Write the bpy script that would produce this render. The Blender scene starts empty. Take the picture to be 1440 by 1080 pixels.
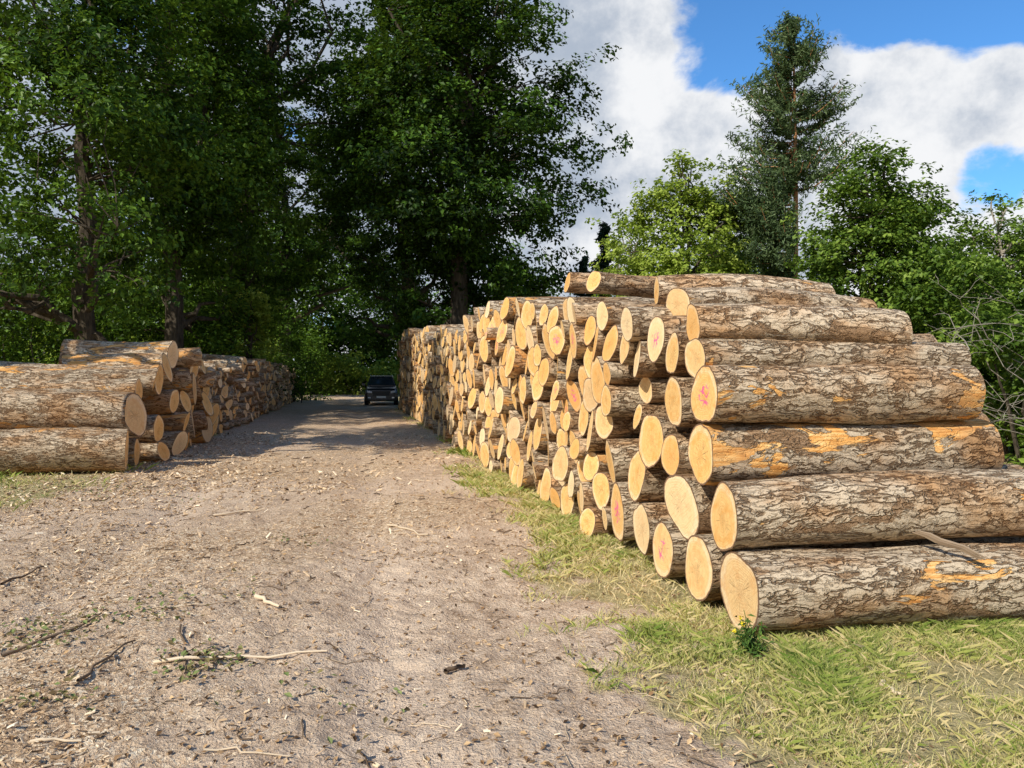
import bpy, math, numpy as np
from mathutils import Vector
R = np.random.RandomState(7)
scene = bpy.context.scene
F = 1082.0; HZ = 530.0; CH = 1.6

# ------------------------------------------------------------------ helpers
_T = np.random.RandomState(3).rand(256, 256)
def vn(x, y, s=0):
    x = np.asarray(x, float) + s*17.3; y = np.asarray(y, float) + s*9.7
    xi = np.floor(x).astype(int); yi = np.floor(y).astype(int)
    fx = x-xi; fy = y-yi
    fx = fx*fx*(3-2*fx); fy = fy*fy*(3-2*fy)
    a = _T[xi & 255, yi & 255]; b = _T[(xi+1) & 255, yi & 255]
    c = _T[xi & 255, (yi+1) & 255]; d = _T[(xi+1) & 255, (yi+1) & 255]
    return (a*(1-fx)+b*fx)*(1-fy)+(c*(1-fx)+d*fx)*fy - 0.5

class MB:
    def __init__(s):
        s.v = []; s.n = 0; s.f = []; s.a = {}
    def add(s, V, faces, **attrs):
        V = np.asarray(V, float).reshape(-1, 3)
        for k, m in faces:
            s.f.append((np.asarray(k, int)+s.n, m))
        s.v.append(V)
        for k, val in attrs.items():
            val = np.asarray(val, float)
            s.a.setdefault(k, []).append(val)
        s.n += len(V)
    def build(s, name, mats, smooth=False, parent=None):
        V = np.concatenate(s.v)
        me = bpy.data.meshes.new(name)
        loops = np.concatenate([f.ravel() for f, m in s.f])
        tot = np.concatenate([np.full(len(f), f.shape[1]) for f, m in s.f])
        mi = np.concatenate([np.full(len(f), m) for f, m in s.f])
        st = np.concatenate([[0], np.cumsum(tot)[:-1]])
        me.vertices.add(len(V)); me.vertices.foreach_set('co', V.astype(np.float32).ravel())
        me.loops.add(len(loops)); me.loops.foreach_set('vertex_index', loops.astype(np.int32))
        me.polygons.add(len(tot)); me.polygons.foreach_set('loop_start', st.astype(np.int32))
        me.polygons.foreach_set('loop_total', tot.astype(np.int32))
        me.polygons.foreach_set('material_index', mi.astype(np.int32))
        sm = np.full(len(tot), bool(smooth)) if smooth != 'mat0' else (mi == 0)
        me.polygons.foreach_set('use_smooth', sm)
        for k, l in s.a.items():
            d = np.concatenate(l)
            if d.ndim == 2:
                at = me.attributes.new(k, 'FLOAT_VECTOR', 'POINT'); at.data.foreach_set('vector', d.astype(np.float32).ravel())
            else:
                at = me.attributes.new(k, 'FLOAT', 'POINT'); at.data.foreach_set('value', d.astype(np.float32))
        for m in mats: me.materials.append(m)
        me.update(calc_edges=True)
        ob = bpy.data.objects.new(name, me); scene.collection.objects.link(ob)
        if parent: ob.parent = parent
        return ob

class NT:
    def __init__(s, name, world=False):
        if world: s.o = bpy.data.worlds.new(name)
        else: s.o = bpy.data.materials.new(name)
        s.o.use_nodes = True; s.t = s.o.node_tree; s.t.nodes.clear()
    def n(s, typ, props=None, **inp):
        nd = s.t.nodes.new(typ)
        for k, v in (props or {}).items(): setattr(nd, k, v)
        for k, v in inp.items():
            key = int(k[1:]) if k[0] == 'i' and k[1:].isdigit() else k.replace('_', ' ')
            s.set(nd.inputs[key], v)
        return nd
    def set(s, sock, v):
        if isinstance(v, bpy.types.NodeSocket): s.t.links.new(v, sock)
        elif isinstance(v, bpy.types.Node): s.t.links.new(v.outputs[0], sock)
        else:
            if isinstance(v, (tuple, list)) and sock.type == 'RGBA' and len(v) == 3: v = (*v, 1)
            sock.default_value = v
    def m(s, op, a, b=0.0, c=0.0, clamp=False):
        nd = s.t.nodes.new('ShaderNodeMath'); nd.operation = op; nd.use_clamp = clamp
        s.set(nd.inputs[0], a); s.set(nd.inputs[1], b)
        s.set(nd.inputs[2], c); return nd.outputs[0]
    def vm(s, op, a, b=(0, 0, 0)):
        nd = s.t.nodes.new('ShaderNodeVectorMath'); nd.operation = op
        s.set(nd.inputs[0], a); s.set(nd.inputs[1], b)
        return nd.outputs[1] if op in ('LENGTH', 'DOT_PRODUCT', 'DISTANCE') else nd.outputs[0]
    def mix(s, f, a, b, bt='MIX'):
        nd = s.t.nodes.new('ShaderNodeMix'); nd.data_type = 'RGBA'; nd.blend_type = bt
        s.set(nd.inputs[0], f); s.set(nd.inputs[6], a); s.set(nd.inputs[7], b); return nd.outputs[2]
    def ss(s, v, a, b, lo=0.0, hi=1.0):
        nd = s.t.nodes.new('ShaderNodeMapRange'); nd.interpolation_type = 'SMOOTHSTEP'
        s.set(nd.inputs[0], v); s.set(nd.inputs[1], a); s.set(nd.inputs[2], b); s.set(nd.inputs[3], lo); s.set(nd.inputs[4], hi)
        return nd.outputs[0]
    def noise(s, vec, scale, detail=4, rough=0.55, dist=0.0):
        nd = s.n('ShaderNodeTexNoise', Vector=vec, Scale=scale, Detail=detail, Roughness=rough, Distortion=dist); return nd.outputs[0]
    def ramp(s, f, stops):
        nd = s.t.nodes.new('ShaderNodeValToRGB'); s.set(nd.inputs[0], f); e = nd.color_ramp.elements
        while len(e) < len(stops): e.new(0.5)
        for i, (p, c) in enumerate(stops): e[i].position = p; e[i].color = (*c, 1)
        return nd.outputs[0]
    def attr(s, name, out='Fac'):
        nd = s.t.nodes.new('ShaderNodeAttribute'); nd.attribute_name = name; return nd.outputs[out]
    def surf(s, sh):
        o = s.n('ShaderNodeOutputMaterial'); s.t.links.new(sh, o.inputs[0]); return s.o
    def pbr(s, col, rough=0.8, height=None, bs=0.5, bd=0.02, **kw):
        p = s.n('ShaderNodeBsdfPrincipled'); s.set(p.inputs['Base Color'], col); s.set(p.inputs['Roughness'], rough)
        p.inputs['Specular IOR Level'].default_value = kw.get('spec', 0.3)
        if 'metal' in kw: p.inputs['Metallic'].default_value = kw['metal']
        if height is not None:
            b = s.n('ShaderNodeBump', Strength=bs, Distance=bd, Height=height); s.t.links.new(b.outputs[0], p.inputs['Normal'])
        return p.outputs[0]
    def diff(s, col, height=None, bs=.5, bd=.02):
        p = s.n('ShaderNodeBsdfDiffuse', Color=col)
        if height is not None:
            b = s.n('ShaderNodeBump', Strength=bs, Distance=bd, Height=height); s.t.links.new(b.outputs[0], p.inputs['Normal'])
        return p.outputs[0]

# ------------------------------------------------------------------ materials
def mat_bark():
    t = NT('bark'); lp = t.attr('lp', 'Vector'); rnd = t.attr('rnd')
    v = t.vm('MULTIPLY', lp, (0.24, 1, 1))
    wob = t.n('ShaderNodeTexNoise', Vector=lp, Scale=7.0, Detail=4.0).outputs['Color']
    v2 = t.vm('ADD', v, t.vm('MULTIPLY', t.vm('SUBTRACT', wob, (.5, .5, .5)), (.07, .09, .09)))
    na = t.noise(v2, 18.0, 3, .55); nb = t.noise(t.vm('ADD', v2, (5, 3, 1)), 32.0, 3, .6)
    fa = t.ss(t.m('ABSOLUTE', t.m('SUBTRACT', na, .5)), .0, .055)
    fb = t.ss(t.m('ABSOLUTE', t.m('SUBTRACT', nb, .5)), .0, .05)
    nz = t.noise(lp, 70.0, 4, 0.7)
    big = t.noise(t.vm('MULTIPLY', lp, (.5, 1, 1)), 3.0, 4, 0.6)
    ridge = t.m('MULTIPLY', fa, t.m('ADD', t.m('MULTIPLY', fb, .35), .65))
    h = t.m('ADD', t.m('MULTIPLY', ridge, 1.0), t.m('MULTIPLY', nz, 0.35))
    f = t.m('ADD', t.m('MULTIPLY', ridge, 0.58), t.m('MULTIPLY', nz, 0.44))
    col = t.ramp(f, [(0.12, (.11, .062, .032)), (0.34, (.32, .215, .125)), (0.58, (.56, .415, .26)), (0.92, (.76, .61, .42))])
    red = t.mix(1.0, col, (.80, .58, .40), 'MULTIPLY')
    col = t.mix(t.ss(big, .42, .68), col, red)
    tone = t.ss(rnd, 0.0, 1.0, 0.78, 1.1)
    col = t.mix(1.0, col, t.n('ShaderNodeCombineColor', Red=tone, Green=tone, Blue=tone).outputs[0], 'MULTIPLY')
    pb = t.noise(t.vm('ADD', t.vm('MULTIPLY', lp, (0.5, 1, 1)), (13.1, 2.2, 7.7)), 3.6, 5, 0.62, 0.4)
    inner = t.ss(pb, .59, .605)
    col = t.mix(t.m('MULTIPLY', inner, .85), col, t.ramp(nz, [(.3, (.20, .105, .05)), (.7, (.44, .27, .14))]))
    h = t.m('SUBTRACT', h, t.m('MULTIPLY', inner, .6))
    pn = t.noise(t.vm('ADD', t.vm('MULTIPLY', lp, (0.40, 1, 1)), (3.1, 9.2, 1.7)), 4.0, 6, 0.62, 0.8)
    th = t.m('SUBTRACT', 0.70, t.m('MULTIPLY', t.attr('bare'), 0.20))
    pm = t.ss(pn, th, t.m('ADD', th, 0.015))
    st = t.noise(t.vm('MULTIPLY', lp, (0.10, 1, 1)), 45.0, 5, 0.65)
    wood = t.ramp(st, [(0.3, (.40, .14, .03)), (0.45, (.72, .34, .09)), (0.58, (.86, .50, .18)), (.75, (.92, .68, .34))])
    wood = t.mix(t.ss(big, .42, .62, 0, .5), wood, (.46, .22, .09))
    col = t.mix(pm, col, wood)
    h = t.m('SUBTRACT', t.m('MULTIPLY', h, t.m('SUBTRACT', 1.0, t.m('MULTIPLY', pm, .75))), t.m('MULTIPLY', pm, 0.25))
    return t.surf(t.pbr(col, 0.9, h, 1.0, 0.020, spec=.12))

def mat_end():
    t = NT('cut_wood'); lp = t.attr('lp', 'Vector'); rnd = t.attr('rnd')
    yz = t.vm('MULTIPLY', lp, (0, 1, 1)); off = t.vm('MULTIPLY', lp, (7, 1, 1))
    cen = t.vm('ADD', yz, (0, .08, -.05)); r = t.vm('LENGTH', yz); rc = t.vm('LENGTH', cen)
    nz = t.noise(off, 1.6, 3, .5); nf = t.noise(off, 11, 5, .7)
    rr = t.m('ADD', rc, t.m('MULTIPLY', nz, 0.22))
    rings = t.m('ADD', t.m('MULTIPLY', t.m('SINE', t.m('MULTIPLY', rr, 80.0)), .5), .5)
    rings2 = t.m('ADD', t.m('MULTIPLY', t.m('SINE', t.m('MULTIPLY', rr, 29.0)), .5), .5)
    heart = t.ss(rr, 1.0, 0.86)
    col = t.mix(heart, (.97, .76, .44), t.mix(rnd, (.97, .64, .24), (.92, .58, .24)))
    col = t.mix(t.m('MULTIPLY', rings, .30), col, (.74, .38, .10))
    col = t.mix(t.m('MULTIPLY', rings2, .22), col, (.72, .36, .09))
    core = t.ss(rr, .42, .12); col = t.mix(t.m('MULTIPLY', core, .35), col, (.58, .25, .05))
    col = t.mix(t.ss(nf, .45, .75, 0, .6), col, (.70, .36, .11))
    blot = t.noise(off, 2.7, 4, .6)
    col = t.mix(t.ss(blot, .48, .68, 0, .65), col, (.78, .36, .08))
    rn2 = t.m('FRACT', t.m('MULTIPLY', rnd, 7.31))
    col = t.mix(t.ss(rn2, .84, 1.0, 0, .6), col, (.55, .45, .31))
    col = t.mix(t.ss(rn2, .30, .0, 0, .55), col, (.98, .84, .56))
    col = t.mix(t.ss(t.m('ABSOLUTE', t.m('SUBTRACT', rn2, .55)), .14, .0, 0, .5), col, (.82, .38, .09))
    nrm = t.vm('NORMALIZE', cen)
    ca = t.noise(t.vm('ADD', t.vm('MULTIPLY', nrm, (1, 4.5, 4.5)), t.vm('MULTIPLY', lp, (9, .3, .3))), 1.0, 2, .6)
    line = t.m('ABSOLUTE', t.m('SUBTRACT', ca, .5))
    crack = t.m('MULTIPLY', t.ss(line, .014, .0), t.ss(t.m('ADD', rc, t.m('MULTIPLY', blot, .7)), 1.05, .5))
    col = t.mix(t.m('MULTIPLY', crack, .85), col, (.14, .06, .02))
    saw = t.noise(t.vm('MULTIPLY', off, (1, 1.2, 22)), 1.6, 3, .6)
    col = t.mix(t.ss(saw, .48, .72, 0, .35), col, (.62, .34, .11))
    pv = t.noise(t.vm('ADD', off, (4, 2, 8)), 3.0, 0, .4, .3)
    ps = t.m('MULTIPLY', t.ss(t.m('ABSOLUTE', t.m('SUBTRACT', pv, .5)), .075, .03), t.ss(t.m('ADD', r, t.m('MULTIPLY', nf, .3)), .62, .45))
    ps = t.m('MULTIPLY', ps, t.attr('pnt'))
    col = t.mix(t.m('MULTIPLY', ps, .75), col, (.92, .06, .34))
    rim = t.ss(t.m('ADD', r, t.m('MULTIPLY', t.m('SUBTRACT', nf, .5), .06)), .935, .955)
    col = t.mix(rim, col, (.22, .13, .075))
    h = t.m('ADD', t.m('MULTIPLY', rings, .15), t.m('ADD', t.m('MULTIPLY', saw, .8), t.m('MULTIPLY', crack, -1.2)))
    return t.surf(t.pbr(col, .75, h, .6, .010, spec=.2))

def mat_leaf(name, dark, mid, light, trans=.35):
    t = NT(name); rnd = t.attr('rnd')
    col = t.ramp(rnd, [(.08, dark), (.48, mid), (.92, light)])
    p = t.n('ShaderNodeBsdfDiffuse', Color=col)
    tr = t.n('ShaderNodeBsdfTranslucent', Color=t.mix(.5, col, (.20, .30, .02)))
    mx = t.n('ShaderNodeMixShader', i0=trans, i1=p.outputs[0], i2=tr.outputs[0])
    g = t.n('ShaderNodeBsdfGlossy', Color=(.55, .55, .5), Roughness=.45)
    mx = t.n('ShaderNodeMixShader', i0=.022, i1=mx.outputs[0], i2=g.outputs[0])
    return t.surf(mx.outputs[0])

def mat_wood_tree(name, c1, c2):
    t = NT(name); g = t.n('ShaderNodeNewGeometry').outputs['Position']
    f = t.noise(t.vm('MULTIPLY', g, (1, 1, .25)), 9, 4, .7)
    return t.surf(t.diff(t.ramp(f, [(.3, c1), (.7, c2)]), f, .8, .05))

def mat_ground():
    t = NT('ground_mat'); P = t.n('ShaderNodeNewGeometry').outputs['Position']
    gr = t.attr('grass'); chip = t.attr('chip'); rut = t.attr('rut')
    n1 = t.noise(P, .6, 4, .6); n2 = t.noise(P, 4.5, 5, .7); n3 = t.noise(P, 38, 5, .75); n4 = t.noise(P, 150, 2, .7)
    f = t.m('ADD', t.m('MULTIPLY', n1, .25), t.m('ADD', t.m('MULTIPLY', n2, .35), t.m('MULTIPLY', n3, .40)))
    dirt = t.ramp(f, [(.35, (.28, .19, .115)), (.44, (.52, .37, .245)), (.53, (.74, .56, .39)), (.65, (.88, .71, .53))])
    dirt = t.mix(t.m('MULTIPLY', rut, .4), dirt, (.82, .64, .47))
    vo = t.n('ShaderNodeTexVoronoi', Vector=t.vm('ADD', P, t.vm('MULTIPLY', t.n('ShaderNodeTexNoise', Vector=P, Scale=30.0).outputs['Color'], (.05, .05, .05))), Scale=50.0)
    cs = t.n('ShaderNodeSeparateColor', Color=vo.outputs['Color']).outputs[0]
    cc = t.ramp(cs, [(.0, (.22, .13, .07)), (.3, (.46, .30, .17)), (.75, (.80, .58, .36)), (1., (.92, .78, .56))])
    dirt = t.mix(t.m('MULTIPLY', t.ss(t.m('ADD', n2, t.m('MULTIPLY', chip, .42)), .5, .88), .85), dirt, cc)
    dirt = t.mix(t.ss(n4, .56, .68, 0, .6), dirt, (.20, .125, .075))
    g = t.ramp(t.m('ADD', t.m('MULTIPLY', n2, .5), t.m('MULTIPLY', n3, .5)), [(.35, (.20, .17, .07)), (.5, (.44, .36, .17)), (.65, (.68, .54, .30))])
    gm = t.ss(t.m('ADD', gr, t.m('MULTIPLY', t.m('SUBTRACT', n3, .5), .5)), .35, .8)
    col = t.mix(gm, dirt, g)
    h = t.m('ADD', t.m('MULTIPLY', n3, .9), t.m('ADD', t.m('MULTIPLY', vo.outputs[0], .5), t.m('MULTIPLY', n4, .3)))
    return t.surf(t.diff(col, h, .9, .03))

def mat_ramp(name, stops, rough=.8, trans=0):
    t = NT(name); col = t.ramp(t.attr('rnd'), stops); d = t.diff(col)
    if trans:
        tr = t.n('ShaderNodeBsdfTranslucent', Color=col)
        return t.surf(t.n('ShaderNodeMixShader', i0=trans, i1=d, i2=tr.outputs[0]).outputs[0])
    return t.surf(d)
def mat_plain(name, col, rough=.5, spec=.5, metal=0.):
    t = NT(name); n = t.noise(t.n('ShaderNodeNewGeometry').outputs['Position'], 12, 3)
    c = t.mix(t.m('MULTIPLY', n, .2), col, tuple(x*.6 for x in col)); return t.surf(t.pbr(c, rough, spec=spec, metal=metal))

BARK = mat_bark(); END = mat_end(); GROUND = mat_ground()
TRUNK = mat_wood_tree('trunk_bark', (.03, .024, .017), (.13, .105, .075))
PTRUNK = mat_wood_tree('pine_bark', (.30, .13, .055), (.70, .36, .17))
DEAD = mat_wood_tree('dead_wood', (.20, .17, .13), (.42, .37, .30))
L_OAK = mat_leaf('oak_leaves', (.010, .024, .004), (.044, .098, .009), (.17, .29, .03), .28)
L_DARK = mat_leaf('dark_leaves', (.006, .015, .003), (.024, .058, .007), (.11, .21, .022), .22)
L_LIGHT = mat_leaf('light_leaves', (.14, .20, .02), (.32, .42, .05), (.54, .62, .12), .42)
L_MID = mat_leaf('mid_leaves', (.030, .062, .008), (.11, .19, .022), (.28, .38, .06), .34)
L_PINE = mat_leaf('pine_needles', (.03, .055, .02), (.085, .13, .05), (.18, .24, .10), .15)
L_SPR = mat_leaf('spruce_needles', (.008, .018, .010), (.02, .042, .022), (.04, .07, .035), .1)

# ------------------------------------------------------------------ ground
def stack_x(d): return 2.42-.208*d
def lx(d): return -.208*d-3.75
def grass_mask(x, y):
    off = np.interp(y, [0, 3, 7, 12, 19, 40], [1.30, 1.25, 1.05, .8, .5, .35])
    b = stack_x(y)-off
    n = vn(x*1.3, y*1.3, 1)*.7+vn(x*4, y*4, 2)*.6+vn(x*11, y*11, 8)*.4
    right = np.clip((x-b)/.85+n*1.3+.05, 0, 1)
    lb = lx(y)+.25
    left = np.clip((lb-x)/.5+n*1.6-.1, 0, 1)*np.where(y > 10, 1, np.clip((y-8.5)/1.5, 0, 1))
    farg = np.clip((y-75)/5, 0, 1)
    return np.maximum(np.maximum(right, left), farg)
def rutf(x, y):
    u = x+.208*y
    return np.exp(-((u+2.1+vn(y*.3, 0, 5)*.3)/.26)**2)+np.exp(-((u-.25+vn(y*.3, 4, 5)*.3)/.30)**2)
def gh(x, y):
    g = grass_mask(x, y)
    near = np.exp(-np.maximum(y-10, 0)/12.)
    z = vn(x*.35, y*.35, 3)*.09*near
    z += -.055*rutf(x, y)*(1-g)
    u = x+.208*y
    z += .012*np.sin(y*34+np.abs(u-.25)*28)*np.exp(-((u-.25)/.2)**2)*np.clip(vn(x*.8, y*.5, 31)*3+.5, 0, 1)*near
    z += (vn(x*2.2, y*1.6, 4)*.035+vn(x*6, y*6, 6)*.03+vn(x*15, y*15, 7)*.022+vn(x*30, y*30, 9)*.012)*(1-.5*g)*near
    fade = np.clip((stack_x(y)-x-.1)/.5, 0, 1)
    return z*(.35+.65*fade)
def gaxis(lo, hi, fine_lo, fine_hi, step, grow=1.13):
    a = list(np.arange(fine_lo, fine_hi, step)); s = step; p = a[-1]
    while p < hi: s *= grow; p += s; a.append(p)
    s = step; p = a[0]; b = []
    while p > lo: s *= grow; p -= s; b.append(p)
    return np.array(b[::-1]+a)
gx = gaxis(-600, 600, -4.0, 3.5, .018, 1.05); gy = gaxis(-60, 900, 2.2, 7.0, .02, 1.03)
X, Y = np.meshgrid(gx, gy); nx = len(gx); ny = len(gy)
Xr, Yr = X.ravel(), Y.ravel()
idx = np.arange(nx*ny).reshape(ny, nx)
q = np.stack([idx[:-1, :-1], idx[:-1, 1:], idx[1:, 1:], idx[1:, :-1]], -1).reshape(-1, 4)
mb = MB()
G = grass_mask(Xr, Yr)
chip = np.clip(vn(Xr*.5, Yr*.5, 12)*1.6+.2+np.clip((-Xr-.5)*.35, 0, .6), 0, 1)
mb.add(np.stack([Xr, Yr, gh(Xr, Yr)], -1), [(q, 0)], grass=G, chip=chip, rut=np.clip(rutf(Xr, Yr), 0, 1))
mb.build('ground', [GROUND], smooth=True)

# ------------------------------------------------------------------ logs
def log(mb, P0, u, L, r, rnd=.5, pnt=0., bare=0., nr=24, nl=8, bend=.03, tilt=.06, taper=0., rs=R):
    P0 = np.array(P0, float); u = np.array(u, float); u /= np.linalg.norm(u)
    e1 = np.cross(u, [0, 0, 1.]); e1 /= np.linalg.norm(e1); e2 = np.cross(e1, u)
    th = np.linspace(0, 2*math.pi, nr, endpoint=False)
    ph = rs.rand(4)*6.28
    prof = 1+.055*np.cos(2*th+ph[0])+.035*np.cos(3*th+ph[1])+.02*np.cos(5*th+ph[2])
    t = np.linspace(0, 1, nl+1)
    tl1 = rs.uniform(-tilt, tilt, 2)*1.3; tl2 = rs.uniform(-tilt, tilt, 2)
    bd = rs.uniform(-bend, bend, 2)
    TT, TH = np.meshgrid(t, th, indexing='ij')
    lum = 1+vn(TT*L*1.6+ph[0]*9, np.cos(TH)*1.2+np.sin(TH)*.9+7, 1)*.12
    if nl > 12:
        lum = lum+vn(TT*L*9+ph[1]*9, np.cos(TH)*r*22, 2)*.035+vn(TT*L*14+ph[1]*9, TH*9, 4)*.02*(r/.2)
    rad = r*prof[None, :]*lum*(1-taper*TT)
    cx = bd[0]*np.sin(math.pi*TT)*L*.5; cz = bd[1]*np.sin(math.pi*TT)*L*.5
    a = cx+rad*np.cos(TH); b = cz+rad*np.sin(TH)
    al = TT*L
    al = al+(tl1[0]*np.cos(TH)+tl1[1]*np.sin(TH))*rad*(TT == 0)+(tl2[0]*np.cos(TH)+tl2[1]*np.sin(TH))*rad*(TT == 1)
    off = rnd*50+rs.rand()*20
    V = P0+al[..., None]*u+a[..., None]*e1+b[..., None]*e2
    LP = np.stack([al+off, rad*np.cos(TH), rad*np.sin(TH)], -1).reshape(-1, 3)
    i = np.arange((nl+1)*nr).reshape(nl+1, nr); j = np.roll(i, -1, 1)
    fq = np.stack([i[:-1], i[1:], j[1:], j[:-1]], -1).reshape(-1, 4)
    n = (nl+1)*nr
    mb.add(V, [(fq, 0)], lp=LP, rnd=np.full(n, rnd), pnt=np.zeros(n), bare=np.full(n, bare))
    for end in (0, 1):
        ring = V.reshape(nl+1, nr, 3)[0 if end == 0 else -1]
        c = ring.mean(0)
        fr = np.array([1.0, .82, .5, .2])
        pts = c+(ring-c)[None]*fr[:, None, None]
        pts = np.concatenate([pts.reshape(-1, 3), c[None]])
        pts += (-u if end == 0 else u)*0.0015
        ox = rs.rand()*30; ra = rs.rand()*6.28
        lpn = np.stack([np.full((4, nr), ox), fr[:, None]*np.cos(th+ra)[None], fr[:, None]*np.sin(th+ra)[None]], -1).reshape(-1, 3)
        lpn = np.concatenate([lpn, [[ox, 0, 0]]])
        k = np.arange(4*nr).reshape(4, nr); kj = np.roll(k, -1, 1)
        qa = np.stack([k[:-1], kj[:-1], kj[1:], k[1:]], -1).reshape(-1, 4)
        ta = np.stack([k[3], kj[3], np.full(nr, 4*nr)], -1)
        if end == 1: qa = qa[:, ::-1]; ta = ta[:, ::-1]
        m = len(pts)
        mb.add(pts, [(qa, 1), (ta, 1)], lp=lpn, rnd=np.full(m, rnd), pnt=np.full(m, pnt if end == 0 else 0), bare=np.zeros(m))

def pack(s0, s1, H, radii, pre=(), nmax=4000, seed=1, grid=.03, prob=None):
    rs = np.random.RandomState(seed); S = np.arange(s0, s1, grid); Hs = H(S)
    cls = np.array(radii); hf = np.array([np.full(len(S), c) for c in cls]); out = []
    def put(s, z, r):
        out.append((s, z, r))
        for k, c in enumerate(cls):
            dd = (r+c)*.975; w = np.abs(S-s) < dd
            hf[k][w] = np.maximum(hf[k][w], z+np.sqrt(np.maximum(dd*dd-(S[w]-s)**2, 0)))
    for p in pre: put(*p)
    fails = 0
    while len(out) < nmax and fails < 40:
        k = rs.choice(len(cls), p=prob); c = cls[k]
        cost = hf[k]+c-Hs+rs.rand(len(S))*.10
        ok = (S > s0+c) & (S < s1-c)
        cost = np.where(ok, cost, 99)
        j = np.argmin(cost)
        if hf[k][j]+c > Hs[j]: fails += 1; continue
        put(S[j], hf[k][j], c*rs.uniform(.96, 1.02))
    return out

n11 = math.hypot(1, .208); U = np.array([1/n11, .208/n11, 0])
def sxyz(px, py, hpx):
    d = 2618./(px-495); return d, CH-(py-HZ)*d/F, hpx/2*d/F
def len_to(px, d, x0):
    k = (px-720)/F; return (k*d-x0)/(U[0]-k*U[1])

spec = [(1040, 832, 110, 1560, .0, .42, .4), (1018, 728, 102, 1560, .0, .25, .45), (986, 637, 84, 1378, 0, .95, .2),
        (990, 556, 80, 1356, 1., .5, .5), (977, 504, 60, 1338, 0, .45, .3), (974, 456, 54, 1262, 0, .3, .75),
        (982, 800, 94, 1500, 0, 0, .3), (932, 774, 80, 1450, 1, 0, .3), (958, 712, 90, 1420, 0, .2, .15), (915, 620, 76, 1370, 0, 0, .2),
        (947, 565, 76, 1350, 0, 0, .45), (902, 744, 74, 1420, 0, 0, .7), (868, 722, 78, 1400, 1, 0, .6), (922, 476, 62, 1250, 1, 0, .7), (879, 484, 58, 1230, 0, 0, .85),
        (943, 640, 56, 1370, 0, 0, .9), (945, 498, 60, 1300, 0, 0, .12), (895, 668, 70, 1370, 0, 0, .52)]
pre = []
mbR = MB()
for px, py, hp, pr, pnt, bare, rnd in spec:
    d, z, r = sxyz(px, py, hp)
    x0 = stack_x(d); L = min(len_to(pr, d, x0), 4.6)
    pre.append((d, z, r))
    uu = U.copy(); uu[2] = {556: .0, 456: -.03, 504: -.01}.get(py, 0.)
    if py in (832, 728): uu[1] -= .09 if py == 832 else .05
    log(mbR, [x0, d, z], uu, L, r, rnd, pnt, bare, nr=80, nl=60, bend=.03, tilt=.06 if px > 980 else .11, taper=-.06 if py > 480 else -.22)
H1 = lambda s: np.interp(s, [4.6, 5.15, 5.2, 5.6, 6.2, 7.9, 9.5, 11.9, 15.9], [.3, .3, 1.2, 2.0, 2.15, 2.45, 2.62, 2.85, 3.05])
A = pack(4.55, 16.0, H1, [.115, .15, .18, .205, .235], pre, seed=4, prob=[.12, .2, .28, .25, .15])
marks = [(800, 480), (702, 470), (868, 600), (790, 560)]
def facepx(d, z): return 495+2618/d, HZ-(z-CH)*F/d
for i, (d, z, r) in enumerate(A[len(pre):]):
    fx, fy = facepx(d, z)
    p = 1. if any((fx-a)**2+(fy-b)**2 < 16**2 for a, b in marks) or R.rand() < .02 else 0.
    jj = np.clip(R.normal(0, .05), -.13, .12)
    if R.rand() < .06: jj -= R.uniform(.05, .2)
    uu = U+np.array([0, R.normal(0, .02), R.normal(0, .01)])
    top = z+r > H1(d)-.5
    L = R.uniform(2.1, 2.6)
    if d < 8: L = min(L, max(1.2, len_to(np.interp(z, [0, 1, 1.7, 2.0, 2.4], [1420, 1365, 1330, 1235, 1120])+R.normal(0, 15), d, stack_x(d))))
    log(mbR, np.array([stack_x(d), d, z])+U*jj, uu, L, r, R.rand(), p, R.choice([0, .3, .7], p=[.5, .35, .15]), nr=36 if d < 10 else 24, nl=20 if top or d < 7 else 4, bend=.02, tilt=.19)
for d, z, L, r, off, yaw in [(7.7, 2.56, 1.75, .11, .0, .12), (9.0, 2.70, 2.0, .12, .1, -.12), (6.3, 2.17, 1.8, .17, .25, .06), (7.0, 2.38, 1.7, .13, .35, -.05)]:
    log(mbR, np.array([stack_x(d)+off, d, z]), U+np.array([0, yaw, -.02]), L, r, R.rand(), 0, .4, nr=40, nl=24, bend=.06, tilt=.2)
mbR.build('log_stack', [BARK, END], smooth='mat0')

mb2 = MB()
H2 = lambda s: np.interp(s, [16, 20, 26, 35, 38.5], [2.75, 2.85, 3.2, 3.7, 3.5])+.12*np.sin(s*1.3)
for d, z, r in pack(16.1, 38.5, H2, [.12, .15, .18, .22], seed=9):
    j = np.clip(R.normal(-.04, .06), -.25, .15)
    log(mb2, np.array([stack_x(d), d, z])+U*j, U+np.array([0, R.normal(0, .025), R.normal(0, .012)]), 2.4, r, R.rand(), float(R.rand() < .03), R.choice([0, .3]), nr=16, nl=4, tilt=.16)
mb2.build('log_stack', [BARK, END], smooth='mat0')

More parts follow.
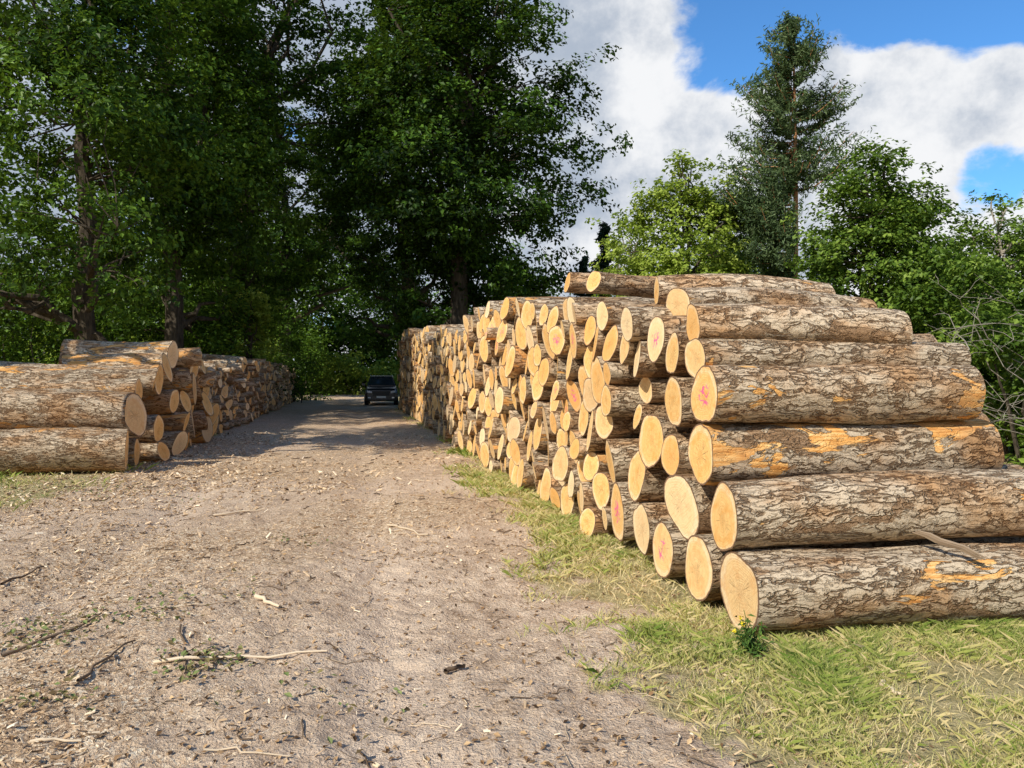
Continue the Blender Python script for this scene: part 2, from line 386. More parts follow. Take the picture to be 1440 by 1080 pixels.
UL = -U
mb3 = MB(); preL = []
for px, py, r, L, bare, rnd, up, off in [(178, 634, .37, 3.6, .45, .3, -.03, 0), (190, 583, .35, 3.6, .55, .4, .0, 0), (224, 534, .31, 3.2, .6, .6, .02, 0), (243, 500, .28, 2.1, .7, .7, .01, 0)]:
    d = 4057./(495-px); z = CH-(py-HZ)*d/F
    preL.append((d, z, r)); uu = UL.copy(); uu[2] = up
    log(mb3, [lx(d), d, z], uu, L, r, rnd, 0, bare, nr=64, nl=50, bend=.07, tilt=.25)
preL2 = preL+[(13.75, .25, .25), (13.9, 1.36, .2)]
for d, z, r in preL2[4:]:
    log(mb3, [lx(d)-.1, d, z], UL, 3.4, r, .5, 0, .5, nr=40, nl=20)
H3 = lambda s: np.interp(s, [12.6, 13.4, 14.2, 15., 15.6, 20.5], [.2, 1.0, 1.7, 2.05, 2.25, 2.3])
for d, z, r in pack(12.6, 20.3, H3, [.2, .25, .3, .34], preL2, seed=12)[len(preL2):]:
    j = R.normal(-.12, .18)
    log(mb3, np.array([lx(d), d, z])+UL*j, UL+np.array([0, R.normal(0, .07), R.normal(-.02, .02)]), R.uniform(2.8, 3.4) if z < 1.5 else R.uniform(1.5, 2.1), r, R.rand()*.9, 0, R.choice([0, .3, .8]), nr=32, nl=14, bend=.04, tilt=.3)
mb3.build('log_stack', [BARK, END], smooth='mat0')
mb4 = MB()
H4 = lambda s: np.interp(s, [21, 22, 30, 43, 54], [1.6, 2.15, 2.3, 2.25, 2.1])+.1*np.sin(s)
for d, z, r in pack(20.8, 52, H4, [.08, .11, .14, .17], seed=13, nmax=1500):
    log(mb4, np.array([lx(d), d, z])+UL*R.normal(.1, .15), UL+np.array([0, R.normal(0, .08), R.normal(0, .03)]), 3.0, r, .4+.6*R.rand(), 0, R.choice([0, .3]), nr=10, nl=2, tilt=.3)
mb4.build('log_stack', [BARK, END], smooth='mat0')

# ------------------------------------------------------------------ trees
def tube(mb, pts, rads, n=6, mi=0):
    pts = np.array(pts, float); m = len(pts)
    T = np.gradient(pts, axis=0); T /= np.linalg.norm(T, axis=1)[:, None]+1e-9
    ref = np.array([.3, .9, .1]); e1 = np.cross(T, ref); e1 /= np.linalg.norm(e1, axis=1)[:, None]+1e-9; e2 = np.cross(T, e1)
    th = np.linspace(0, 2*math.pi, n, endpoint=False)
    V = pts[:, None]+np.array(rads)[:, None, None]*(np.cos(th)[None, :, None]*e1[:, None]+np.sin(th)[None, :, None]*e2[:, None])
    i = np.arange(m*n).reshape(m, n); j = np.roll(i, -1, 1)
    mb.add(V, [(np.stack([i[:-1], j[:-1], j[1:], i[1:]], -1).reshape(-1, 4), mi)], rnd=np.full(m*n, .5))
def leaves(mb, C, size, rs, mi=1, aspect=.6, upbias=.6, rnd=None, nd=None):
    n = len(C)
    nrm = rs.normal(size=(n, 3)); nrm[:, 2] = np.abs(nrm[:, 2])+upbias
    if nd is not None: nrm = nrm+nd
    nrm /= np.linalg.norm(nrm, axis=1)[:, None]
    d = rs.normal(size=(n, 3))
    a = np.cross(nrm, d); a /= np.linalg.norm(a, axis=1)[:, None]+1e-9; b = np.cross(nrm, a)
    s = (size*rs.uniform(.6, 1.35, n))[:, None]
    fold = nrm*s*.12
    V = np.stack([C-b*s*.5, C+a*s*aspect*.5+fold+b*s*.08, C+b*s*.5, C-a*s*aspect*.5+fold], 1)
    rr = rs.rand(n) if rnd is None else np.clip(rnd+rs.normal(0, .18, n), 0, 1)
    mb.add(V, [(np.arange(4*n).reshape(n, 4), mi)], rnd=np.repeat(rr, 4))
def path(a, b, rs, n=6, wob=.06, sag=.1):
    a = np.array(a); b = np.array(b); t = np.linspace(0, 1, n)[:, None]; L = np.linalg.norm(b-a)
    p = a*(1-t)+b*t; w = rs.normal(size=(n, 3))*wob*L*np.sin(math.pi*t); p = p+w
    p[:, 2] += (np.sin(math.pi*t[:, 0])*sag*L); return p
def tree(name, x, y, h, rx, ry=None, base=.25, nl=30000, size=.17, leaf=L_OAK, bark=TRUNK, seed=1, clumps=130, csize=.85, trunk=None, lean=(0, 0), shell=.55, shape=1.0, nlimb=14, twigs=True, lobe=.95, gapt=-.22):
    rs = np.random.RandomState(seed); ry = ry or rx; mb = MB(); trunk = trunk or h*.022
    z0 = h*base; cz = (h+z0)/2; rz = (h-z0)/2
    d = rs.normal(size=(clumps*3, 3)); d /= np.linalg.norm(d, axis=1)[:, None]
    rad = rs.uniform(shell**3, 1, clumps*3)**(1/3)
    lob = 1+vn(d[:, 0]*1.9+seed*3.3, d[:, 2]*1.9+d[:, 1]*1.3+seed, 3)*lobe
    zz = d[:, 2]; wid = np.where(zz > 0, 1-.25*shape*zz, 1-.05*zz)
    C = np.stack([d[:, 0]*rx*wid, d[:, 1]*ry*wid, d[:, 2]*rz], 1)*(rad*lob)[:, None]*.9
    gap = vn(C[:, 0]*.45+seed, C[:, 2]*.45+C[:, 1]*.3, 5) > gapt
    C = C[gap][:clumps]
    C[:, 2] = np.maximum(C[:, 2]+cz, z0*.7)
    C[:, 0] += lean[0]*C[:, 2]/h; C[:, 1] += lean[1]*C[:, 2]/h
    nT = 9; tz = np.linspace(0, 1, nT); tp = np.stack([lean[0]*tz+rs.normal(0, .012*h, nT)*tz, lean[1]*tz+rs.normal(0, .012*h, nT)*tz, tz*h*.88], 1)
    tr = trunk*(1-tz)**.8+.02; tr[0] *= 1.35
    tube(mb, tp+[x, y, -.05], tr, 10)
    far = np.argsort(-np.linalg.norm(C-[0, 0, cz], axis=1)*rs.uniform(.6, 1, len(C)))
    LP = []; LR = []
    for k in far[:nlimb]:
        c = C[k]; hz = np.clip(c[2]*rs.uniform(.35, .7), h*.15, h*.8)
        o = np.array([np.interp(hz, tp[:, 2], tp[:, 0]), np.interp(hz, tp[:, 2], tp[:, 1]), hz])
        p = path(o, c, rs, 8, .05, .08); r0 = trunk*.45*(1-hz/h)+.03
        rr = np.linspace(r0, .02, 8); tube(mb, p+[x, y, 0], rr, 6); LP.append(p); LR.append(rr)
    P = np.concatenate(LP+[tp[4:]]); PR = np.concatenate(LR+[tr[4:]])
    if twigs:
        for c in C:
            dd = np.linalg.norm(P-c, axis=1)+np.maximum(P[:, 2]-c[2], 0)*.8; k = np.argmin(dd)
            if dd[k] > .3:
                p = path(P[k], c, rs, 5, .07, .05); tube(mb, p+[x, y, 0], np.linspace(min(PR[k], .05)*.8+.008, .006, 5), 4)
    m = len(C); cs = csize*rs.uniform(.55, 1.35, m)
    which = rs.choice(m, nl, p=cs**2/np.sum(cs**2))
    g = rs.normal(size=(nl, 3)); g /= np.linalg.norm(g, axis=1)[:, None]; g *= (rs.rand(nl)**.45)[:, None]; g[:, 2] *= .62
    sub = rs.normal(size=(m, 14, 3))*.5; sub[..., 2] *= .6
    g = sub[which, rs.randint(14, size=nl)]+g*.36
    pos = C[which]+g*cs[which][:, None]
    tone = rs.rand(m)
    pos[:, 2] = np.maximum(pos[:, 2], .1)
    outw = (C[which]-[0, 0, cz]); outw /= np.linalg.norm(outw, axis=1)[:, None]+1e-6
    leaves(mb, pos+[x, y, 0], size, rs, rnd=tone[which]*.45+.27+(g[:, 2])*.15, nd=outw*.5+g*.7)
    ob = mb.build(name, [bark, leaf]); return ob
def tx(px, d): return (px-720)/F*d

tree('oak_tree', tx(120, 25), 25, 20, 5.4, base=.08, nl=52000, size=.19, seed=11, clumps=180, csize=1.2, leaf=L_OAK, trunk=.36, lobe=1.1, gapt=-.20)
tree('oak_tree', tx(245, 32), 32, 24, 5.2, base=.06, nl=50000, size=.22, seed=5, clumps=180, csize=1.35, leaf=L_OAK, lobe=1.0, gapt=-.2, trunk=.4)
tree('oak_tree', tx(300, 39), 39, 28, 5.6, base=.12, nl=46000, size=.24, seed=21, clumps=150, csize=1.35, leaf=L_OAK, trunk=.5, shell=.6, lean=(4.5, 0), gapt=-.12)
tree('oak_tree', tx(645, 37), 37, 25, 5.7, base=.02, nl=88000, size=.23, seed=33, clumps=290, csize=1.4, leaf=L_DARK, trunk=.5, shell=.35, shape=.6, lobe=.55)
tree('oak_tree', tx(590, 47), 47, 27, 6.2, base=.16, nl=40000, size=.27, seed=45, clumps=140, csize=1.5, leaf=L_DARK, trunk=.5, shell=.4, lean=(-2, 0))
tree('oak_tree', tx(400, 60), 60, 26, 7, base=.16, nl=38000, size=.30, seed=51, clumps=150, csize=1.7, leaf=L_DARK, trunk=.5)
tree('ash_tree', -11.8, 12, 13.4, 3.4, base=.60, nl=14000, size=.2, seed=58, clumps=70, csize=1.0, leaf=L_OAK)
# right-hand trees
tree('birch_tree', tx(965, 27), 27, 9.9, 2.4, base=.12, nl=26000, size=.15, seed=61, clumps=120, csize=.72, leaf=L_LIGHT, trunk=.10, lobe=.6)
tree('birch_tree', tx(890, 31), 31, 8.2, 1.5, base=.2, nl=5000, size=.15, seed=62, clumps=60, csize=.5, leaf=L_LIGHT, bark=DEAD, trunk=.10)
tree('hawthorn_tree', tx(1235, 19), 19, 7.5, 2.05, base=.04, nl=38000, size=.12, seed=70, clumps=160, csize=.66, leaf=L_MID, trunk=.10, lobe=.5)
tree('ash_tree', tx(1405, 24), 24, 7.3, 1.9, base=.2, nl=13000, size=.14, seed=64, clumps=80, csize=.6, leaf=L_MID, bark=DEAD, trunk=.14)
tree('hawthorn_tree', tx(1330, 28), 28, 6.4, 2.4, base=.05, nl=20000, size=.16, seed=65, clumps=90, csize=.8, leaf=L_MID)
tree('ash_tree', tx(1030, 33), 33, 7.6, 2.6, base=.05, nl=22000, size=.17, seed=66, clumps=100, csize=.85, leaf=L_MID)

def conifer(name, x, y, h, r, seed, leaf, bark, z0, nb=90, per=170, size=.2, profile=None, trunk=.16, droop=0.0, aspect=.16, tuft=.13, oneside=0.):
    rs = np.random.RandomState(seed); mb = MB()
    tz = np.linspace(0, 1, 10); tp = np.stack([np.sin(tz*3)*.15, tz*0, tz*h], 1)
    tube(mb, tp+[x, y, 0], trunk*(1-tz*.9)+.01, 9)
    for i in range(nb):
        f = (i+rs.rand())/nb; z = z0+(h-z0)*f
        L = r*profile(f)*rs.uniform(.4, 1.25); az = rs.rand()*6.283
        if f < oneside: az = rs.uniform(1.9, 4.3)
        up = rs.uniform(.1, .5)*(.3+f)-droop
        o = np.array([0, 0, z]); e = o+np.array([math.cos(az)*L, math.sin(az)*L, L*up])
        p = path(o, e, rs, 6, .03, -.08 if droop == 0 else .05); p[-1, 2] += .12*L
        tube(mb, p+[x, y, 0], np.linspace(.028*(1-f)+.012, .006, 6), 4)
        n = int(per*max(L/r, .25)); t = rs.uniform(.12 if f > oneside else .3, 1.05, n)
        c = np.stack([np.interp(t, np.linspace(0, 1, 6), p[:, k]) for k in range(3)], 1)
        tf = rs.randint(0, 9, n); tc = rs.normal(size=(9, 3))*tuft*1.6*L**.5; tc[:, 2] *= .5
        c += tc[tf]*t[:, None]+rs.normal(size=(n, 3))*tuft*.4
        leaves(mb, c+[x, y, 0], size, rs, aspect=aspect, upbias=.1, rnd=np.full(n, rs.uniform(.3, .7)))
    mb.build(name, [bark, leaf])
conifer('pine_tree', tx(1112, 26), 26, 13.6, 1.95, 71, L_PINE, PTRUNK, 4.9, nb=150, per=400, size=.19,
        profile=lambda f: np.interp(f, [0, .2, .45, .7, .9, 1], [.75, 1.1, .95, .75, .42, .12]), trunk=.14, aspect=.24, tuft=.13, oneside=.34)
conifer('spruce_tree', tx(852, 44), 44, 10.2, 2.2, 72, L_SPR, TRUNK, 1.5, nb=90, per=260, size=.34,
        profile=lambda f: np.interp(f, [0, 1], [1.0, .08]), droop=.15, aspect=.3)
conifer('spruce_tree', tx(822, 48), 48, 9.0, 2.4, 73, L_SPR, TRUNK, 1.5, nb=80, per=240, size=.34,
        profile=lambda f: np.interp(f, [0, 1], [1.0, .08]), droop=.15, aspect=.3)

def mass(name, regions, leaf, seed, size, bark=TRUNK):
    rs = np.random.RandomState(seed); mb = MB()
    for (x0, y0, x1, y1, hmin, hmax, nc, nl, cs) in regions:
        t = rs.rand(nc); cx = x0+(x1-x0)*t; cy = y0+(y1-y0)*t+rs.normal(0, 1.2*cs, nc)
        hh = hmin+(hmax-hmin)*(vn(t*14+seed, t*0+y0, 2)+.5)
        cz = hh*rs.rand(nc)**.8
        C = np.stack([cx, cy, cz], 1); sz = cs*rs.uniform(.6, 1.3, nc)
        w = rs.choice(nc, nl); g = rs.normal(size=(nl, 3)); g /= np.linalg.norm(g, axis=1)[:, None]; g *= (rs.rand(nl)**.4)[:, None]
        pos = C[w]+g*sz[w][:, None]*[1, 1, .7]; pos[:, 2] = np.abs(pos[:, 2])
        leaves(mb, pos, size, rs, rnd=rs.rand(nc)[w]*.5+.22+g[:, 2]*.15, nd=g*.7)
        for k in rs.choice(nc, nc//4):
            tube(mb, path([C[k, 0]+rs.normal(0, .5), C[k, 1], 0], C[k], rs, 5, .04, 0), np.linspace(.03+.008*C[k, 2], .01, 5), 4)
    mb.build(name, [bark, leaf])
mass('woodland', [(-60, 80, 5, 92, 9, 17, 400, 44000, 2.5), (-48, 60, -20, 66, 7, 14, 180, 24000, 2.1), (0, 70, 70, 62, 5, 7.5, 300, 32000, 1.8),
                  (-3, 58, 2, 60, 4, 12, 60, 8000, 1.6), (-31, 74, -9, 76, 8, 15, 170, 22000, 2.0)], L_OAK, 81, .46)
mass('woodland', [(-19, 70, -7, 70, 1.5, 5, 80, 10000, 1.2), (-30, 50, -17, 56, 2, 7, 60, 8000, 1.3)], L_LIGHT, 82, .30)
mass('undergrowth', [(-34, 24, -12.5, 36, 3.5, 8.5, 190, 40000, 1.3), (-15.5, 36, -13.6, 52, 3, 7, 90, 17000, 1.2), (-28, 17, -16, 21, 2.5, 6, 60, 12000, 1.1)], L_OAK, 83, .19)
mass('hedge', [(6, 24, 24, 21, 2.5, 4.6, 170, 38000, .8), (8.3, 14, 13, 12, 1.3, 3.2, 70, 24000, .5), (8.8, 16.5, 15, 15, 3.0, 4.6, 110, 32000, .6), (2, 30, 12, 29, 3, 5, 90, 16000, .9)], L_MID, 84, .12)
tree('sapling', tx(352, 36), 36, 5.9, 1.3, base=.15, nl=5000, size=.17, seed=91, clumps=40, csize=.5, leaf=L_LIGHT, trunk=.05)
tree('sapling', tx(576, 39.7), 39.7, 5.0, .7, base=.1, nl=2600, size=.16, seed=92, clumps=26, csize=.4, leaf=L_LIGHT, trunk=.05)

mb = MB(); rs = np.random.RandomState(5)
for i in range(40):
    o = np.array([tx(1480, 13)+rs.normal(0, .8), 13+rs.normal(0, .6), rs.uniform(.3, 2.2)]); e = o+np.array([rs.uniform(-2.0, .4), rs.uniform(-.6, .6), rs.uniform(-.2, 1.2)])
    p = path(o, e, rs, 7, .05, .08); tube(mb, p, np.linspace(.009, .002, 7), 4)
    for k in range(4):
        b = p[rs.randint(2, 6)]; tube(mb, path(b, b+rs.normal(size=3)*[.4, .3, .3]+[0, 0, .1], rs, 4), np.linspace(.0045, .002, 4), 4)
mb.build('dead_branches', [DEAD])

# ------------------------------------------------------------------ grass, litter
rs = np.random.RandomState(15)
xs = []; ys = []
def ga(n, fx0, fx1, y0, y1, pw=1.0):
    y = y0+(y1-y0)*rs.rand(n)**pw; t = rs.rand(n); x = fx0(y)*(1-t)+fx1(y)*t; xs.append(x); ys.append(y)
ga(120000, lambda y: stack_x(y)-1.9, lambda y: stack_x(y)+2.6, 2.3, 5.0)
ga(80000, lambda y: stack_x(y)-1.5, lambda y: stack_x(y)+.15, 5.0, 12, 1.3)
ga(22000, lambda y: stack_x(y)-1.0, lambda y: stack_x(y)+.1, 12, 38, 1.4)
ga(20000, lambda y: stack_x(y)+2.6, lambda y: stack_x(y)+9, 5, 20, 1.2)
ga(20000, lambda y: lx(y)-5, lambda y: lx(y)+1.2, 8.5, 22)
x = np.concatenate(xs); y = np.concatenate(ys); g = grass_mask(x, y)
patch = vn(x*1.1, y*1.1, 21)*1.2+.7*vn(x*4.5, y*4.5, 22)
keep = rs.rand(len(x)) < np.clip(g*1.2-.2, 0, 1)*np.clip(.62+patch*1.9, .08, 1)
x = x[keep]; y = y[keep]; patch = patch[keep]; n = len(x)
z = gh(x, y); dist = np.clip(y/5, 1, 3)
hgt = (.02+.045*rs.rand(n)+.09*np.clip(patch, 0, 1))*np.clip(dist, 1, 1.4); w = .0017*dist*rs.uniform(.6, 1.5, n)
az = rs.rand(n)*6.283; ln = rs.uniform(.3, 2.2, n)*hgt; la = az+rs.normal(0, .5, n)+1.57
bx, by = np.cos(az)*w, np.sin(az)*w; dx, dy = np.cos(la)*ln, np.sin(la)*ln
B = np.stack([x, y, z-.005], 1)
V = np.stack([B+np.stack([-bx, -by, 0*bx], 1), B+np.stack([bx, by, 0*bx], 1), B+np.stack([bx*.7+dx*.4, by*.7+dy*.4, hgt*.65], 1), B+np.stack([dx, dy, hgt], 1), B+np.stack([-bx*.7+dx*.4, -by*.7+dy*.4, hgt*.65], 1)], 1)
mb = MB(); tone = np.clip(.34+patch*.7+rs.normal(0, .24, n), 0, 1)
mb.add(V, [(np.arange(5*n).reshape(n, 5), 0)], rnd=np.repeat(tone, 5))
GR = mat_ramp('grass_blades', [(0, (.82, .68, .38)), (.28, (.68, .60, .25)), (.55, (.44, .48, .12)), (1, (.19, .29, .05))], trans=.3)
mb.build('grass', [GR])

CH_M = mat_ramp('chips', [(0, (.14, .08, .04)), (.35, (.44, .29, .16)), (.7, (.76, .55, .33)), (1, (.94, .80, .58))])
rs = np.random.RandomState(16); mb = MB()
n = 150000; y = 2.3+rs.rand(n)**1.6*20; x = -1.0*y+rs.rand(n)*(1.0*y+stack_x(y)+.1)
g = grass_mask(x, y); u = x+.208*y
c = vn(x*.6, y*.6, 12)*.9+.7*vn(x*2.5, y*2.5, 13)+np.clip((-u-1.0)*.25, -.25, .4)
keep = (rs.rand(n) < np.clip(.26+c*1.2, .09, 1))*(rs.rand(n) < 1-.5*g); x = x[keep]; y = y[keep]; n = len(x)
L = np.minimum(rs.gamma(1.6, .008, n)+.004, .05); L *= np.clip(y/5, 1, 2.2); W = L*rs.uniform(.12, .45, n); az = rs.rand(n)*6.28
tl = rs.normal(0, .28, (n, 2)); z = gh(x, y)+.003+L*np.abs(tl[:, 0])*.4
e1 = np.stack([np.cos(az), np.sin(az), tl[:, 0]], 1); e2 = np.stack([-np.sin(az), np.cos(az), tl[:, 1]], 1)
c0 = np.stack([x, y, z], 1); a = e1*(L/2)[:, None]; b = e2*(W/2)[:, None]; up = np.array([0, 0, 1])*(W*.22+.001)[:, None]
V = np.stack([c0-a-b, c0+a-b*.6, c0+a*.85+b, c0-a*.9+b*.8, c0-a*.9-b*.8+up, c0+a*.9-b*.5+up, c0+a*.8+b*.8+up, c0-a*.8+b*.7+up], 1)
base = (np.arange(n)*8)[:, None]
fs = [[4, 5, 6, 7], [0, 1, 5, 4], [1, 2, 6, 5], [2, 3, 7, 6], [3, 0, 4, 7]]
mb.add(V, [(base+np.array(f), 0) for f in fs], rnd=np.repeat(np.clip(rs.beta(1.4, 1.5, n), 0, 1), 8))
mb.build('wood_chips', [CH_M])

mb = MB(); TW = mat_ramp('twig_bark', [(0, (.08, .05, .03)), (.5, (.28, .20, .13)), (1, (.78, .62, .42))])
def stick(x0, y0, x1, y1, r, tone, rs):
    m = 7; t = np.linspace(0, 1, m); X_ = x0+(x1-x0)*t+rs.normal(0, .012, m); Y_ = y0+(y1-y0)*t+rs.normal(0, .012, m)
    Z_ = gh(X_, Y_)+r*1.1+np.abs(rs.normal(0, .006, m))
    tube(mb, np.stack([X_, Y_, Z_], 1), np.linspace(r, r*.55, m), 6); mb.a['rnd'][-1][:] = tone
def gp(px, py): d = F*CH/(py-HZ); return (px-720)/F*d, d
for a, b, r, tn in [((220, 936), (455, 921), .011, .95), ((105, 965), (185, 908), .009, .25), ((0, 922), (135, 880), .012, .35), ((358, 850), (392, 862), .018, .9), ((628, 944), (655, 936), .016, .15),
                    ((285, 1055), (400, 1070), .006, .8), ((545, 735), (600, 757), .014, .8), ((300, 722), (372, 716), .014, .9), ((0, 830), (60, 800), .01, .2), ((40, 1040), (110, 1044), .009, .85), ((200, 872), (330, 856), .006, .8), ((1240, 965), (1268, 984), .015, .9), ((255, 890), (262, 960), .007, .2)]:
    p = gp(*a); q2 = gp(*b); stick(*p, *q2, r, tn, rs)
for i in range(900):
    y0 = 2.5+rs.rand()**1.5*14; x0 = -y0*.95+rs.rand()*(y0*.95+stack_x(y0)-.2); an = rs.rand()*6.28; l = rs.gamma(2, .055)+.03
    stick(x0, y0, x0+math.cos(an)*l, y0+math.sin(an)*l, rs.uniform(.0015, .0045)*max(1, y0/5), rs.rand(), rs)
mb.build('twigs', [TW], smooth=True)
mb = MB(); C = []
for px, py, n, s in [(285, 935, 170, .13), (30, 900, 130, .2), (60, 985, 60, .12), (110, 695, 300, .7), (430, 760, 40, .2), (210, 880, 40, .12), (120, 880, 50, .15), (260, 850, 50, .3), (480, 990, 40, .25)]:
    cx, cy = gp(px, py); xx = cx+rs.normal(0, s, n); yy = cy+rs.normal(0, s*.8, n); C.append(np.stack([xx, yy, gh(xx, yy)+rs.uniform(.004, .05, n)], 1))
leaves(mb, np.concatenate(C), .04, rs, mi=0, upbias=2.)
mb.build('fallen_leaves', [mat_ramp('litter', [(0, (.12, .08, .04)), (.4, (.22, .18, .07)), (.7, (.15, .19, .06)), (1, (.26, .28, .1))])])
mb = MB(); n = 5000; y = 2.4+rs.rand(n)**1.5*12; x = -y+rs.rand(n)*(y+stack_x(y)); C = np.stack([x, y, gh(x, y)+.008], 1)
leaves(mb, C, .032, rs, mi=0, upbias=2.)
mb.build('leaf_litter', [mat_ramp('litter_dry', [(0, (.06, .035, .02)), (.5, (.28, .16, .075)), (1, (.62, .42, .22))])])

mb = MB(); cx, cy = gp(1055, 925)
for i in range(16):
    hh = rs.uniform(.08, .26); e = np.array([cx+rs.normal(0, .06), cy+rs.normal(0, .06), hh]); p = path([cx+rs.normal(0, .03), cy+rs.normal(0, .03), 0], e, rs, 5, .05, 0)
    tube(mb, p, np.linspace(.004, .002, 5), 5, 0); k = 16; t = rs.rand(k); c = np.stack([np.interp(t, np.linspace(0, 1, 5), p[:, j]) for j in range(3)], 1)+rs.normal(0, .02, (k, 3)); leaves(mb, c, .045, rs, mi=0, aspect=.35)
    if i < 4: leaves(mb, e+rs.normal(0, .006, (14, 3)), .016, rs, mi=1)
mb.build('ragwort_plant', [mat_ramp('weed', [(0, (.04, .08, .02)), (1, (.12, .20, .04))]), mat_plain('yellow_petals', (.8, .62, .03), .6, .2)])

mb = MB(); a = np.array([2.60, 4.95, .60]); b = np.array([2.92, 4.74, .47])
p = path(a, b, rs, 7, .015, .02)
for o, r in [((0, 0, 0), .016), ((.012, -.01, .010), .011), ((-.015, .008, -.004), .009)]:
    tube(mb, p+np.array(o), np.array([.4, .9, 1, 1.1, .9, .7, .2])*r, 5); mb.a['rnd'][-1][:] = rs.uniform(.4, .65)
mb.build('split_branch', [TW])

# ------------------------------------------------------------------ car
car = bpy.data.objects.new('parked_car', None); scene.collection.objects.link(car)
PAINT = mat_plain('car_paint', (.014, .016, .02), .25, .6); GLASS = mat_plain('car_glass', (.03, .045, .05), .05, .8)
RUB = mat_plain('rubber', (.02, .02, .02), .8, .2); CHR = mat_plain('lamp_glass', (.7, .72, .75), .15, .8); PLA = mat_plain('plate', (.8, .8, .76), .5); GRI = mat_plain('grille', (.01, .01, .01), .4)
def loft(name, secs, mat, bev=.0):
    V = []; Fc = []; k = len(secs[0][1])
    for yy, lp_ in secs: V += [(a_, yy, b_) for a_, b_ in lp_]
    for i in range(len(secs)-1):
        for j in range(k): Fc.append((i*k+j, i*k+(j+1) % k, (i+1)*k+(j+1) % k, (i+1)*k+j))
    Fc.append(tuple(range(k))[::-1]); Fc.append(tuple(range((len(secs)-1)*k, len(secs)*k)))
    me = bpy.data.meshes.new(name); me.from_pydata(V, [], Fc); me.materials.append(mat); ob = bpy.data.objects.new(name, me); scene.collection.objects.link(ob); ob.parent = car
    if bev: m = ob.modifiers.new('b', 'BEVEL'); m.width = bev; m.segments = 3; m.limit_method = 'ANGLE'
    return ob
def sec(w, zb, zt, tw): return [(-w*.93, zb), (w*.93, zb), (w, zb+.18), (w, zt-.18), (w*tw, zt), (-w*tw, zt), (-w, zt-.18), (-w, zb+.18)]
loft('body', [(0, sec(.80, .28, .86, .86)), (.12, sec(.88, .24, .95, .88)), (.5, sec(.91, .24, 1.02, .88)), (1.25, sec(.92, .24, 1.08, .9)), (3.6, sec(.92, .24, 1.08, .9)), (4.3, sec(.9, .26, 1.05, .9)), (4.45, sec(.84, .34, .98, .88))], PAINT, .04)
def cab(w, zt, tw, zb=1.06): return [(-w, zb), (w, zb), (tw, zt), (tw-.08, zt+.03), (-tw+.08, zt+.03), (-tw, zt)]
loft('cabin', [(1.15, cab(.80, 1.10, .78)), (1.95, cab(.82, 1.60, .64)), (2.6, cab(.82, 1.66, .66)), (3.8, cab(.82, 1.62, .64)), (4.35, cab(.8, 1.14, .72))], PAINT, .03)
def quad(name, pts, mat):
    me = bpy.data.meshes.new(name); me.from_pydata(pts, [], [tuple(range(len(pts)))]); me.materials.append(mat); ob = bpy.data.objects.new(name, me); scene.collection.objects.link(ob); ob.parent = car
    m = ob.modifiers.new('s', 'SOLIDIFY'); m.thickness = .02; m.offset = 0; return ob
quad('windscreen', [(-.70, 1.20, 1.155), (.70, 1.20, 1.155), (.56, 1.88, 1.58), (-.56, 1.88, 1.58)], GLASS)
for s in (-1, 1):
    quad('side_window', [(s*.815, 1.5, 1.12), (s*.815, 3.9, 1.12), (s*.68, 3.7, 1.53), (s*.675, 2.05, 1.55)], GLASS)
    loft('headlight', [(.02, [(s*.50, .68), (s*.78, .72), (s*.80, .86), (s*.52, .80)]), (-.03, [(s*.52, .69), (s*.76, .73), (s*.78, .84), (s*.54, .79)])], CHR)
    loft('fog_lamp', [(.02, [(s*.58, .40), (s*.74, .40), (s*.74, .48), (s*.58, .48)]), (-.03, [(s*.59, .41), (s*.73, .41), (s*.73, .47), (s*.59, .47)])], CHR)
    loft('mirror', [(1.35, [(s*.90, 1.08), (s*1.12, 1.10), (s*1.12, 1.26), (s*.92, 1.24)]), (1.48, [(s*.90, 1.08), (s*1.10, 1.10), (s*1.10, 1.25), (s*.92, 1.23)])], PAINT, .02)
    loft('roof_rail', [(2.0, [(s*.60, 1.66), (s*.64, 1.66), (s*.64, 1.71), (s*.60, 1.71)]), (3.8, [(s*.60, 1.65), (s*.64, 1.65), (s*.64, 1.69), (s*.60, 1.69)])], CHR)
    for wy in (.9, 3.55):
        bpy.ops.mesh.primitive_cylinder_add(vertices=32, radius=.34, depth=.24, location=(s*.82, wy, .34), rotation=(0, math.pi/2, 0))
        o = bpy.context.object; o.name = 'wheel'; o.data.materials.append(RUB); o.parent = car; m = o.modifiers.new('b', 'BEVEL'); m.width = .03; m.segments = 3
        bpy.ops.mesh.primitive_cylinder_add(vertices=24, radius=.2, depth=.03, location=(s*.945, wy, .34), rotation=(0, math.pi/2, 0))
        o = bpy.context.object; o.name = 'hub'; o.data.materials.append(CHR); o.parent = car
loft('grille', [(.01, [(-.46, .55), (.46, .55), (.48, .80), (-.48, .80)]), (-.02, [(-.45, .56), (.45, .56), (.47, .79), (-.47, .79)])], GRI)
loft('number_plate', [(.01, [(-.26, .42), (.26, .42), (.26, .53), (-.26, .53)]), (-.035, [(-.26, .42), (.26, .42), (.26, .53), (-.26, .53)])], PLA)
car.location = (tx(536, 43), 43, 0.0); car.rotation_euler = (0, 0, math.radians(9))

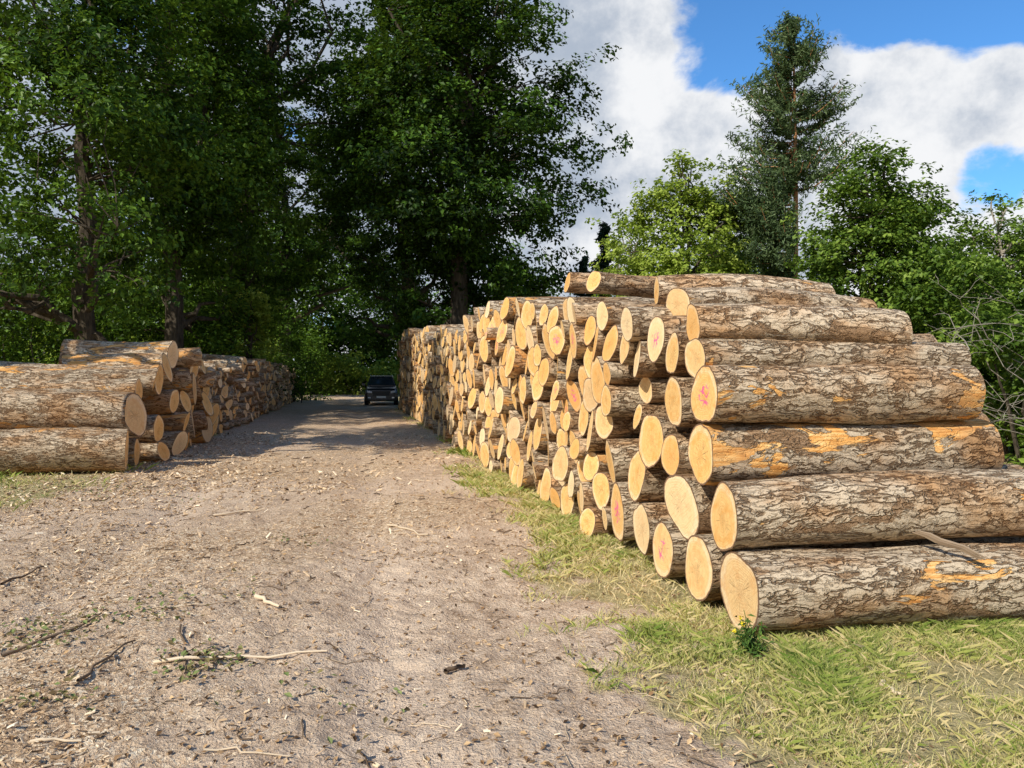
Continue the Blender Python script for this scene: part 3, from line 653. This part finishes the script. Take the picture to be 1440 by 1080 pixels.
# ------------------------------------------------------------------ light, sky
SAZ = np.array([-.68, -.73]); SAZ /= np.linalg.norm(SAZ); EL = math.radians(40)
sd = Vector((SAZ[0]*math.cos(EL), SAZ[1]*math.cos(EL), math.sin(EL)))
sun = bpy.data.lights.new('sun', 'SUN'); sun.energy = 5.0; sun.angle = math.radians(.5); sun.color = (1, .95, .86)
so = bpy.data.objects.new('sun', sun); scene.collection.objects.link(so); so.rotation_euler = sd.to_track_quat('Z', 'Y').to_euler()
W = NT('World', True); scene.world = W.o
sky = W.n('ShaderNodeTexSky', {'sky_type': 'NISHITA', 'sun_disc': False, 'sun_elevation': EL, 'sun_rotation': math.atan2(SAZ[0], SAZ[1]), 'air_density': 1.0, 'dust_density': .4, 'ozone_density': 2.5})
D = W.n('ShaderNodeTexCoord').outputs['Generated']
sx = W.n('ShaderNodeSeparateXYZ', Vector=D)
n1 = W.noise(W.vm('MULTIPLY', D, (1, 1, 1.6)), 5.2, 8, .58, .2); n2 = W.noise(W.vm('ADD', D, (3, 1, 2)), 8., 6, .62)
def pdir(px, py): v = Vector(((px-720)/F, 1, (HZ-py)/F)).normalized(); return tuple(v)
bias = W.ss(W.m('ADD', sx.outputs[2], W.m('MULTIPLY', sx.outputs[0], .28)), .36, .54, .20, -.09)
for (px, py, r, a) in [(1320, 130, .15, .24), (1420, 120, .06, .2), (1200, 180, .12, .16), (890, 150, .2, .16), (1150, 30, .12, -.16), (1000, 75, .09, -.24), (1395, 240, .07, -.28), (1430, 30, .10, -.2), (1300, 10, .10, -.2)]:
    dd = W.vm('DISTANCE', D, pdir(px, py)); bias = W.m('ADD', bias, W.ss(dd, r, r*.3, 0, a))
cl = W.ss(W.m('ADD', n1, bias), .49, .61)
cl = W.m('MULTIPLY', cl, W.ss(sx.outputs[2], .85, .55))
shade = W.ss(W.m('ADD', W.m('ADD', n2, W.m('MULTIPLY', n1, -.5)), W.m('MULTIPLY', sx.outputs[0], .28)), .14, .46)
cc = W.mix(shade, (.46, .53, .64), (.97, .98, 1.0))
b1 = W.n('ShaderNodeBackground', Color=W.mix(1.0, sky, (.50, .92, 1.25), 'MULTIPLY'), Strength=.15); b2 = W.n('ShaderNodeBackground', Color=cc, Strength=.95)
mx = W.n('ShaderNodeMixShader', i0=cl, i1=b1.outputs[0], i2=b2.outputs[0]); wo = W.n('ShaderNodeOutputWorld'); W.t.links.new(mx.outputs[0], wo.inputs[0])

cam = bpy.data.cameras.new('camera'); co = bpy.data.objects.new('camera', cam); scene.collection.objects.link(co)
cam.sensor_width = 36; cam.lens = 36*F/1440; cam.clip_end = 3000; cam.clip_start = .05
co.location = (0, 0, CH); co.rotation_euler = (math.radians(90)-math.atan(10/F), 0, 0); scene.camera = co
scene.view_settings.view_transform = 'Standard'; scene.view_settings.look = 'None'; scene.view_settings.exposure = 0
